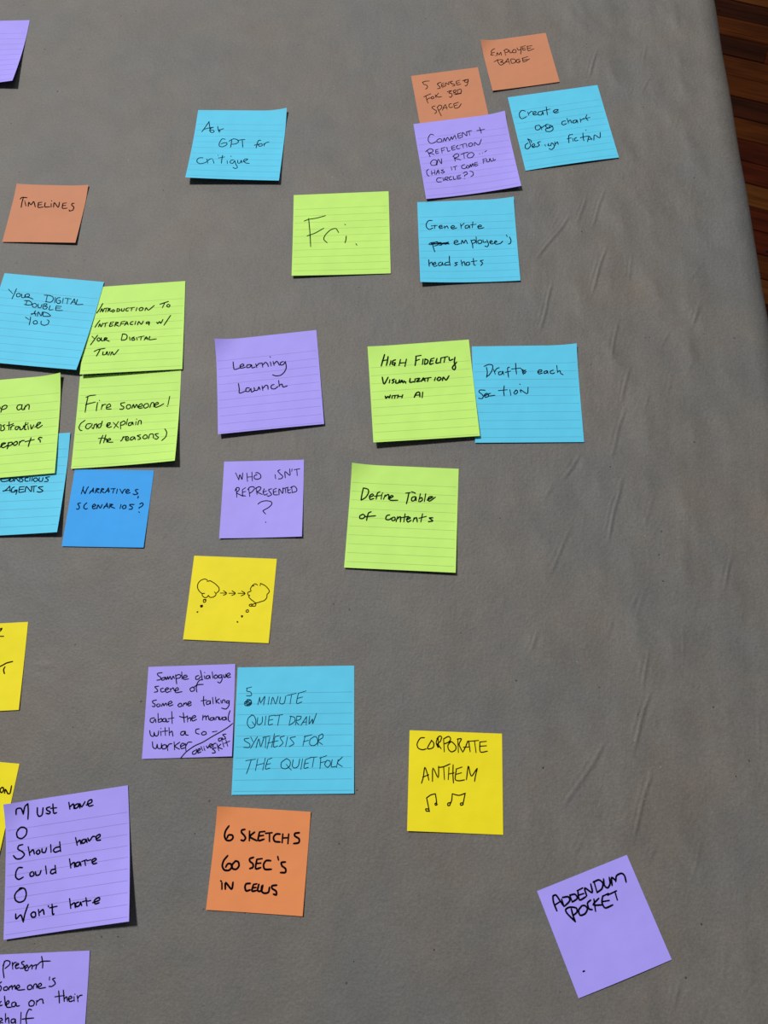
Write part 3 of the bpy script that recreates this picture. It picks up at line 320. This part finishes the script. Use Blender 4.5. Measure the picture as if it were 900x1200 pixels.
'addendum': {'w': 77.05, 'h': 77.37, 'x': 147.73, 'y': -124.44, 't': 0.3584, 'lift': (0.8, 1.6, 0.8, 0, 0, 0), 'c': 'purple', 'first': 0, 'ic': (0.006, 0.006, 0.012), 'wk': 0.92, 'label': "small unlined purple note reading 'addendum pocket', strongly tilted, alone at the lower right",
 'ink': [
  ('handwriting', 'handwriting: addendum', 1.55, '89,179 89,116 102,73;102,73 128,76 141,123 154,170;94,136 139,128;157,117 154,170;168,108 212,118 212,148 161,169;228,112 227,160;228,112 269,120 274,152 226,163;301,102 285,168 341,164;296,103 344,99;293,135 336,138;350,161 359,104 400,155 415,94;446,86 436,168;438,90 486,89 506,120 483,154 437,166;524,96 511,140 527,164 557,144 571,100;567,160 588,107 608,138;606,144 629,109 672,106 688,130 680,176'),
  ('handwriting', 'handwriting: pocket', 1.55, '200,204 193,249 192,296;192,296 157,224 157,194 193,189 238,211 232,239 197,250;286,211 248,233 246,268 286,270 317,246 309,219 286,211;367,198 334,210 329,250 350,263;393,201 369,282;431,208 370,235 441,260;467,203 442,242 449,286 513,286;466,205 516,202;450,239 501,249;505,211 583,206;569,206 561,267'),
  ('handwriting', 'handwriting: small pen mark', 1.55, '107,623 117,623')]},
'yellowmid': {'w': 76.2, 'h': 76.21, 'x': -377.83, 'y': 68.59, 't': 0.0567, 'lift': (1, 1, 1, 0, 0, 0), 'c': 'yellow', 'first': 0, 'ic': (0.02, 0.012, 0.004), 'wk': 1.18, 'label': 'yellow note cut by the left frame edge, above another yellow note',
 'ink': [
  ('handwriting', 'handwriting: underlined end of a word', 1.0, '513,51 531,46 525,61 515,72;520,116 555,118'),
  ('handwriting', 'handwriting: end of a word', 1.0, '551,383 579,370 608,355 661,344;597,388 588,413 600,447')]},
'yellowlow': {'w': 76.2, 'h': 76.2, 'x': -371.15, 'y': -46.44, 't': -0.071, 'lift': (1, 1, 1, 0, 0, 0), 'c': 'yellow', 'first': 0, 'ic': (0.02, 0.012, 0.004), 'wk': 1.18, 'label': 'yellow note at the left frame edge, tucked under the large purple list',
 'ink': [
  ('handwriting', 'handwriting: end of a word', 1.0, '664,194 648,206 650,226 663,237 675,224 674,204 660,195;690,239 690,209 714,234 719,240 737,235 736,177')]},
'purplefar': {'w': 101.6, 'h': 101.69, 'x': -504.3, 'y': 777.49, 't': -0.0035, 'lift': (2, 3, 8, 0, 0, 0), 'c': 'purple', 'first': 0.2, 'ic': (0.008, 0.01, 0.016), 'wk': 1.18, 'label': 'purple lined note in the top left corner, lower corner curled up',
 'ink': [
  ]}}
CREASES = [[204, 567, 187, 520], [200, 496, 181, 442], [166, 536, 128, 483], [143, 454, 127, 399], [287, 429, 277, 405], [337, 480, 322, 446], [211, 356, 200, 322], [204, 316, 185, 263], [160, 270, 139, 242], [205, 409, 194, 368], [193, 238, 176, 184], [145, 197, 122, 153], [130, 238, 122, 223], [198, 135, 190, 122], [284, 169, 273, 140], [203, 86, 195, 54], [201, 52, 182, 4], [159, 8, 147, -10], [196, -11, 175, -65], [158, 8, 122, -41], [137, -63, 129, -76], [203, -160, 196, -179], [163, 804, 152, 786], [184, 560, 173, 526], [211, 759, 199, 722], [195, 246, 189, 231], [194, -64, 185, -83], [109, 102, 101, 84], [-317, 78, -328, 56]]
DOTS = [[230, 391], [234, 391], [232, 235], [-428, 782], [-404, 718], [-430, 605], [-267, 577], [-297, -145], [-231, -139], [223, -123], [89, 60], [108, -10], [-45, -29], [-45, -153], [17, -144], [263, -15], [222, 147]]

# ---------------- kraft paper ----------------
def nmask(x, y):
    """0 under and next to a note, 1 well away from all of them (x, y in metres)"""
    k = np.ones_like(x)
    for n in NOTES.values():
        w, h = n['w']/2000, n['h']/2000; c, s = math.cos(n['t']), math.sin(n['t'])
        dx, dy = x-n['x']/1000, y-n['y']/1000
        lx, ly = np.abs(c*dx+s*dy)-w, np.abs(-s*dx+c*dy)-h
        d = np.sqrt(np.maximum(lx, 0)**2+np.maximum(ly, 0)**2)
        k = np.minimum(k, np.clip((d-0.002)/0.02, 0, 1))
    return k*k*(3-2*k)
rs = np.random.RandomState(4)
def field(x, y, n, wl0, wl1, ang, spread):
    z = np.zeros_like(x)
    for i in range(n):
        a = ang+rs.uniform(-spread, spread); k = 2*math.pi/rs.uniform(wl0, wl1); p = rs.uniform(0, 6.28)
        z += np.sin(k*(x*math.cos(a)+y*math.sin(a))+p+1.1*np.sin(9*x*math.sin(a)+7*y+i))
    return z/math.sqrt(n)
flat = np.concatenate([np.arange(X0, 0.08, 0.0050), np.arange(0.08, XE-RR, 0.0010), [XE-RR]])
su = list(flat)                                     # running length across the sheet
arc = np.linspace(0, math.pi/2, 13)[1:]
px = np.concatenate([flat, XE-RR+RR*np.sin(arc), np.full(14, XE)])
pz = np.concatenate([np.zeros(len(flat)), -RR+RR*np.cos(arc), -RR-np.linspace(0.012, 0.17, 14)])
nx = np.concatenate([np.zeros(len(flat)), np.sin(arc), np.ones(14)]); nz = np.concatenate([np.ones(len(flat)), np.cos(arc), np.zeros(14)])
ys = np.concatenate([np.arange(Y0-0.0, -0.23, 0.01), np.arange(-0.23, 0.90, 0.0017), np.arange(0.90, Y1+0.0, 0.01)])
GX, GY = np.meshgrid(px, ys, indexing='ij'); GZ = np.repeat(pz[:, None], len(ys), 1)
sflat = np.concatenate([flat, flat[-1]+RR*arc, flat[-1]+RR*math.pi/2+np.linspace(0.012, 0.17, 14)])
SX = np.repeat(sflat[:, None], len(ys), 1)
right = np.clip((SX-0.02)/0.2, 0.0, 1)
mk = nmask(SX, GY)
und = field(SX, GY, 9, 0.035, 0.10, 0.25, 0.55)
und2 = field(SX, GY, 9, 0.012, 0.030, 0.30, 0.45)
D = mk*(0.00020+0.00055*right)*und + mk*right*0.00016*und2*(0.4+np.clip(und, 0, 2))
hang = np.clip((SX-(XE-RR))/0.05, 0, 1)
edge = np.clip((SX-(XE-RR-0.03))/0.03, 0, 1)
D *= 1-0.85*edge
D += hang*0.0006*field(0*SX, GY, 5, 0.09, 0.3, math.pi/2, 0.01)
cz = np.zeros_like(D)
rc = random.Random(21)
for i in range(60):                                  # the finer creases between the main ones
    cx_, cy_ = rc.uniform(115, 335), rc.uniform(-200, 860); L_ = rc.uniform(10, 34); a_ = math.radians(rc.gauss(68, 9))
    CREASES.append([cx_+L_/2*math.cos(a_), cy_+L_/2*math.sin(a_), cx_-L_/2*math.cos(a_), cy_-L_/2*math.sin(a_)])
for ci, (x1, y1, x2, y2) in enumerate(CREASES):
    x1, y1, x2, y2 = (v/1000 for v in (x1, y1, x2, y2)); L = math.hypot(x2-x1, y2-y1); ux, uy = (x2-x1)/L, (y2-y1)/L
    a = (SX-x1)*ux+(GY-y1)*uy; b = -(SX-x1)*uy+(GY-y1)*ux + 0.0006*np.sin(a*110+x1*90)
    e = np.clip(a/L, 0, 1); env = np.clip(np.minimum((a+0.006)/0.018, (L+0.006-a)/0.018), 0, 1); env = env*env*(3-2*env)
    amp = rs.uniform(0.6, 1.1) if ci < 29 else rs.uniform(0.15, 0.5)
    prof = np.exp(-(b/0.0011)**2) - 0.25*np.exp(-((b-0.0030)/0.0018)**2) + 0.5*np.exp(-((b+0.0042)/0.0010)**2)*np.sin(3.1*e)
    cz += amp*env*prof*0.00078
D += cz*mk*(1-edge)
D = D - 0.0002
GX = GX+nx[:, None]*D; GZ = GZ+nz[:, None]*D
m_kraft = mat('kraft_paper', (0.16, 0.145, 0.13), 0.62, 0.42)
t = NT(m_kraft); tc = t.n('ShaderNodeTexCoord').outputs['Object']
big = t.noise(tc, 7.0, 4, 0.6); mid = t.noise(t.mapping(tc, (1, 1, 1), (0.3, 0.2, 0.5)), 26.0, 5, 0.62); fine = t.noise(tc, 420.0, 3, 0.7)
fib = t.noise(t.mapping(tc, (300, 650, 160), (0, 0, 0.6)), 1.0, 3, 0.6)
c = t.mix(t.ramp(big, 0.36, 0.66), (0.139, 0.141, 0.138), (0.159, 0.143, 0.125))
c = t.mix(t.ramp(mid, 0.30, 0.72), t.mix(1.0, c, (0.90, 0.90, 0.91), 'MULTIPLY'), t.mix(1.0, c, (1.07, 1.06, 1.05), 'MULTIPLY'))
c = t.mix(t.ramp(fine, 0.25, 0.78), t.mix(1.0, c, (0.84,)*3, 'MULTIPLY'), t.mix(1.0, c, (1.16,)*3, 'MULTIPLY'))
c = t.mix(t.ramp(fib, 0.3, 0.75), t.mix(1.0, c, (0.95,)*3, 'MULTIPLY'), t.mix(1.0, c, (1.04,)*3, 'MULTIPLY'))
vo = t.n('ShaderNodeTexVoronoi', Scale=62.0); t.l(tc, vo.inputs['Vector'])
sp = t.math('MULTIPLY', t.math('LESS_THAN', vo.outputs['Distance'], 0.055), t.math('GREATER_THAN', t.noise(tc, 21.0, 1), 0.56))
c = t.mix(t.math('MULTIPLY', sp, 0.75), c, (0.03, 0.025, 0.022))
vo2 = t.n('ShaderNodeTexVoronoi', Scale=85.0); t.l(t.mapping(tc, (1, 1, 1), (0, 0, 0.7)), vo2.inputs['Vector'])
sp2 = t.math('MULTIPLY', t.math('LESS_THAN', vo2.outputs['Distance'], 0.045), t.math('GREATER_THAN', t.noise(tc, 17.0, 1), 0.60))
c = t.mix(t.math('MULTIPLY', sp2, 0.5), c, (0.40, 0.38, 0.34))
t.l(c, t.b.inputs['Base Color'])
hb = t.math('ADD', t.math('MULTIPLY', fine, 0.8), t.math('ADD', t.math('MULTIPLY', mid, 2.2), t.math('MULTIPLY', fib, 0.35)))
rip = t.noise(t.mapping(tc, (85, 34, 60), (0, 0, 0.35)), 1.0, 3, 0.5)
ripm = t.ramp(t.noise(tc, 9.0, 2), 0.42, 0.62)
cr1 = t.noise(t.mapping(tc, (95, 62, 60), (0, 0, 0.5)), 1.0, 5, 0.65)
rg = t.math('SUBTRACT', 1.0, t.math('MULTIPLY', t.math('ABSOLUTE', t.math('SUBTRACT', cr1, 0.5)), 2.0))
hb = t.math('ADD', t.math('ADD', hb, t.math('MULTIPLY', t.math('POWER', rg, 3.0), 0.45)), t.math('MULTIPLY', t.math('MULTIPLY', rip, ripm), 2.2))
t.bump(hb, 0.40, 0.0009)
paper = link('paper_cover', grid_mesh('paper_cover', GX[::-1], GY[::-1], GZ[::-1]), m_kraft, None, (0, 0, TZ))
sol = paper.modifiers.new('thickness', 'SOLIDIFY'); sol.thickness = 0.0002; sol.offset = -1
paper['label'] = 'large sheet of grey-brown kraft paper, creased on the right, covering the whole table'; paper['category'] = 'paper'
# dark flecks pressed into the sheet
m_fleck = mat('dark_fleck', (0.02, 0.016, 0.014), 0.7)
bm = bmesh.new(); rf = random.Random(3)
for x, y in DOTS:
    fi, fj = min(np.searchsorted(flat, x/1000), len(flat)-1), min(np.searchsorted(ys, y/1000), len(ys)-1)
    zd = GZ[fi-2:fi+3, fj-2:fj+3].max()+0.0002
    r = rf.uniform(0.0005, 0.0009); a0 = rf.random()*3; e = rf.uniform(0.5, 1.0)
    vs = [bm.verts.new((x/1000+r*math.cos(a)*math.cos(a0)-r*e*math.sin(a)*math.sin(a0), y/1000+r*math.cos(a)*math.sin(a0)+r*e*math.sin(a)*math.cos(a0), zd)) for a in [i*math.pi/4 for i in range(8)]]
    bm.faces.new(vs)
fl = link('fleck', bm_mesh('fleck', bm), m_fleck, paper); fl['kind'] = 'stuff'

# ---------------- sticky notes ----------------
PAL = {'cyan': (0.108, 0.60, 0.87), 'blue': (0.030, 0.36, 0.90), 'green': (0.54, 0.88, 0.18), 'purple': (0.39, 0.335, 0.95),
       'orange': (0.77, 0.265, 0.095), 'yellow': (0.87, 0.75, 0.012), 'peach': (0.57, 0.235, 0.125)}
def note_mat(colour, first, cache={}):
    k = (colour, first)
    if k in cache: return cache[k]
    m = mat('note_paper_'+colour, PAL[colour], 0.6, 0.22); t = NT(m)
    tc = t.n('ShaderNodeTexCoord'); o = tc.outputs['Object']
    n1 = t.noise(o, 28, 2); n2 = t.noise(o, 900, 2)
    c = t.mix(t.ramp(n1, 0.3, 0.7), t.mix(1.0, PAL[colour], (0.965,)*3, 'MULTIPLY'), t.mix(1.0, PAL[colour], (1.03,)*3, 'MULTIPLY'))
    if first:
        s = t.n('ShaderNodeSeparateXYZ'); t.l(tc.outputs['UV'], s.inputs[0])
        q = t.math('SUBTRACT', s.outputs[1], first)
        f = t.math('FRACT', t.math('DIVIDE', q, 0.0845))
        on = t.math('MULTIPLY', t.math('LESS_THAN', f, 0.055), t.math('GREATER_THAN', q, -0.002))
        side = t.math('MULTIPLY', t.math('GREATER_THAN', s.outputs[0], 0.015), t.math('LESS_THAN', s.outputs[0], 0.985))
        dark = tuple(0.50*v+0.02 for v in PAL[colour])
        c = t.mix(t.math('MULTIPLY', t.math('MULTIPLY', on, side), 0.75), c, dark)
    t.l(c, t.b.inputs['Base Color'])
    t.bump(t.math('ADD', t.math('MULTIPLY', n1, 4.0), t.math('MULTIPLY', n2, 0.25)), 0.22, 0.0012)
    cache[k] = m; return m
def ink_mat(col, cache={}):
    if col not in cache: cache[col] = mat('ink', tuple(0.5*v for v in col), 0.8, 0.0)
    return cache[col]
def surf(n, a, b):
    """height in mm of the note above the table at a (right) and b (down), both 0..1"""
    L, M, R_, tl, tr, base = n['lift']
    e = L*(1-a)*(1-2*a)+4*M*a*(1-a)+R_*a*(2*a-1)
    p = np.clip((b-.2)/.8, 0, 1)**1.7
    g = lambda d: np.clip(1-d/.28, 0, 1)**2
    return base+e*p+tl*g(a+b*.8)+tr*g((1-a)+b*.8)
def smooth(pts, k=4):
    P = np.array(pts, float)
    if len(P) < 3: return P
    Q = np.vstack([2*P[0]-P[1], P, 2*P[-1]-P[-2]]); o = []
    for i in range(len(P)-1):
        p0, p1, p2, p3 = Q[i:i+4]
        m1, m2 = (p2-p0)*0.42, (p3-p1)*0.42
        for j in range(k):
            u = j/k; o.append((2*u**3-3*u*u+1)*p1+(u**3-2*u*u+u)*m1+(-2*u**3+3*u*u)*p2+(u**3-u*u)*m2)
    o.append(P[-1]); return np.array(o)
def writing(name, n, strokes, width, m, parent, k0):
    V = []; F = []
    w, h = n['w'], n['h']; r = width/2
    for si, st in enumerate(strokes.split(';')):
        P = smooth([[float(v)/10 for v in q.split(',')] for q in st.split()])
        keep = [0]+[i for i in range(1, len(P)) if np.hypot(*(P[i]-P[i-1])) > 0.02]; P = P[keep]
        if len(P) == 1: P = np.vstack([P, P+[0.25, 0.1]])
        T = np.gradient(P, axis=0); T /= np.maximum(np.linalg.norm(T, axis=1), 1e-6)[:, None]
        Nn = np.column_stack([-T[:, 1], T[:, 0]])
        N_ = len(P); taper = np.ones(N_); taper[0] = 0.85; taper[-1] = 0.8
        ring = []
        A = P+Nn*r*taper[:, None]; B = P-Nn*r*taper[:, None]
        outl = []
        for s0, (c_, t_, n_, tp) in enumerate(((P[0], -T[0], Nn[0], taper[0]), (P[-1], T[-1], -Nn[-1], taper[-1]))):
            outl.append([c_+r*tp*(math.cos(x)*n_+math.sin(x)*t_) for x in (math.pi*0.25, math.pi*0.5, math.pi*0.75)])
        base = len(V)
        pts = [p for pr in zip(A, B) for p in pr]+outl[0]+outl[1]
        for p in pts:
            a = min(max(p[0]/w, 0), 1); b = min(max(p[1]/h, 0), 1)
            V.append((p[0]/1000-w/2000, h/2000-p[1]/1000, (float(surf(n, a, b))+0.14+k0+0.004*(si % 9))/1000))
        for i in range(N_-1): F.append((base+2*i, base+2*i+1, base+2*i+3, base+2*i+2))
        e = base+2*N_
        F.append((base, e, e+1, e+2, base+1)); F.append((base+2*N_-1, e+3, e+4, e+5, base+2*N_-2))
    o = link(name, mesh_from(name, V, F), m, parent)
    return o
def sheet_mesh(X, Y, Z, uv, th):
    """a thin sheet: top, underside and cut edge each with crisp normals"""
    nr, nc = X.shape; i = np.arange(nr*nc).reshape(nr, nc)
    top = np.stack([X, Y, Z], -1).reshape(-1, 3); n0 = len(top)
    q = np.stack([i[:-1, :-1], i[1:, :-1], i[1:, 1:], i[:-1, 1:]], -1).reshape(-1, 4)
    loop = np.concatenate([i[0, :-1], i[:-1, -1], i[-1, :0:-1], i[:0:-1, 0]])
    e1 = top[loop]; e0 = e1-[0, 0, th]; m = len(loop); k = np.arange(m); k2 = (k+1) % m
    qe = np.stack([2*n0+k, 2*n0+k2, 2*n0+m+k2, 2*n0+m+k], -1)
    co = np.concatenate([top, top-[0, 0, th], e1, e0]); qq = np.concatenate([q, q[:, ::-1]+n0, qe])
    UV = uv.reshape(-1, 2); UV = np.concatenate([UV, UV*0, UV[loop]*0, UV[loop]*0])
    me = bpy.data.meshes.new('sticky_note')
    me.vertices.add(len(co)); me.vertices.foreach_set('co', co.astype(np.float32).ravel())
    me.loops.add(qq.size); me.loops.foreach_set('vertex_index', qq.ravel().astype(np.int32))
    me.polygons.add(len(qq)); me.polygons.foreach_set('loop_start', np.arange(0, qq.size, 4, dtype=np.int32))
    me.polygons.foreach_set('loop_total', np.full(len(qq), 4, dtype=np.int32)); me.update(calc_edges=True)
    sm = np.ones(len(qq), dtype=bool); sm[2*len(q):] = False
    me.polygons.foreach_set('use_smooth', sm)
    l = me.uv_layers.new(name='UVMap'); l.data.foreach_set('uv', UV[qq.ravel()].astype(np.float32).ravel())
    return me
def make_note(key):
    n = NOTES[key]; w, h = n['w']/1000, n['h']/1000; N_ = 29
    a, b = np.meshgrid(np.linspace(0, 1, N_), np.linspace(0, 1, N_), indexing='xy')
    z = surf(n, a, b)/1000
    me = sheet_mesh((a-.5)*w, (.5-b)*h, z, np.stack([a, b], -1), 0.00018)
    m = note_mat(n['c'], n['first'])
    o = link('sticky_note', me, m, None, (n['x']/1000, n['y']/1000, TZ+0.00035), n['t'])
    o['group'] = 'square sticky notes spread over the brown paper'
    o['label'] = n['label']; o['category'] = 'sticky note'
    for i, (nm, lab, width, st) in enumerate(n['ink']):
        c = writing(nm, n, st, width*n.get('wk', 1.0), ink_mat(tuple(n['ic'])), o, 0.0)
        if lab: c['label'] = lab
    return o
for key in NOTES: make_note(key)
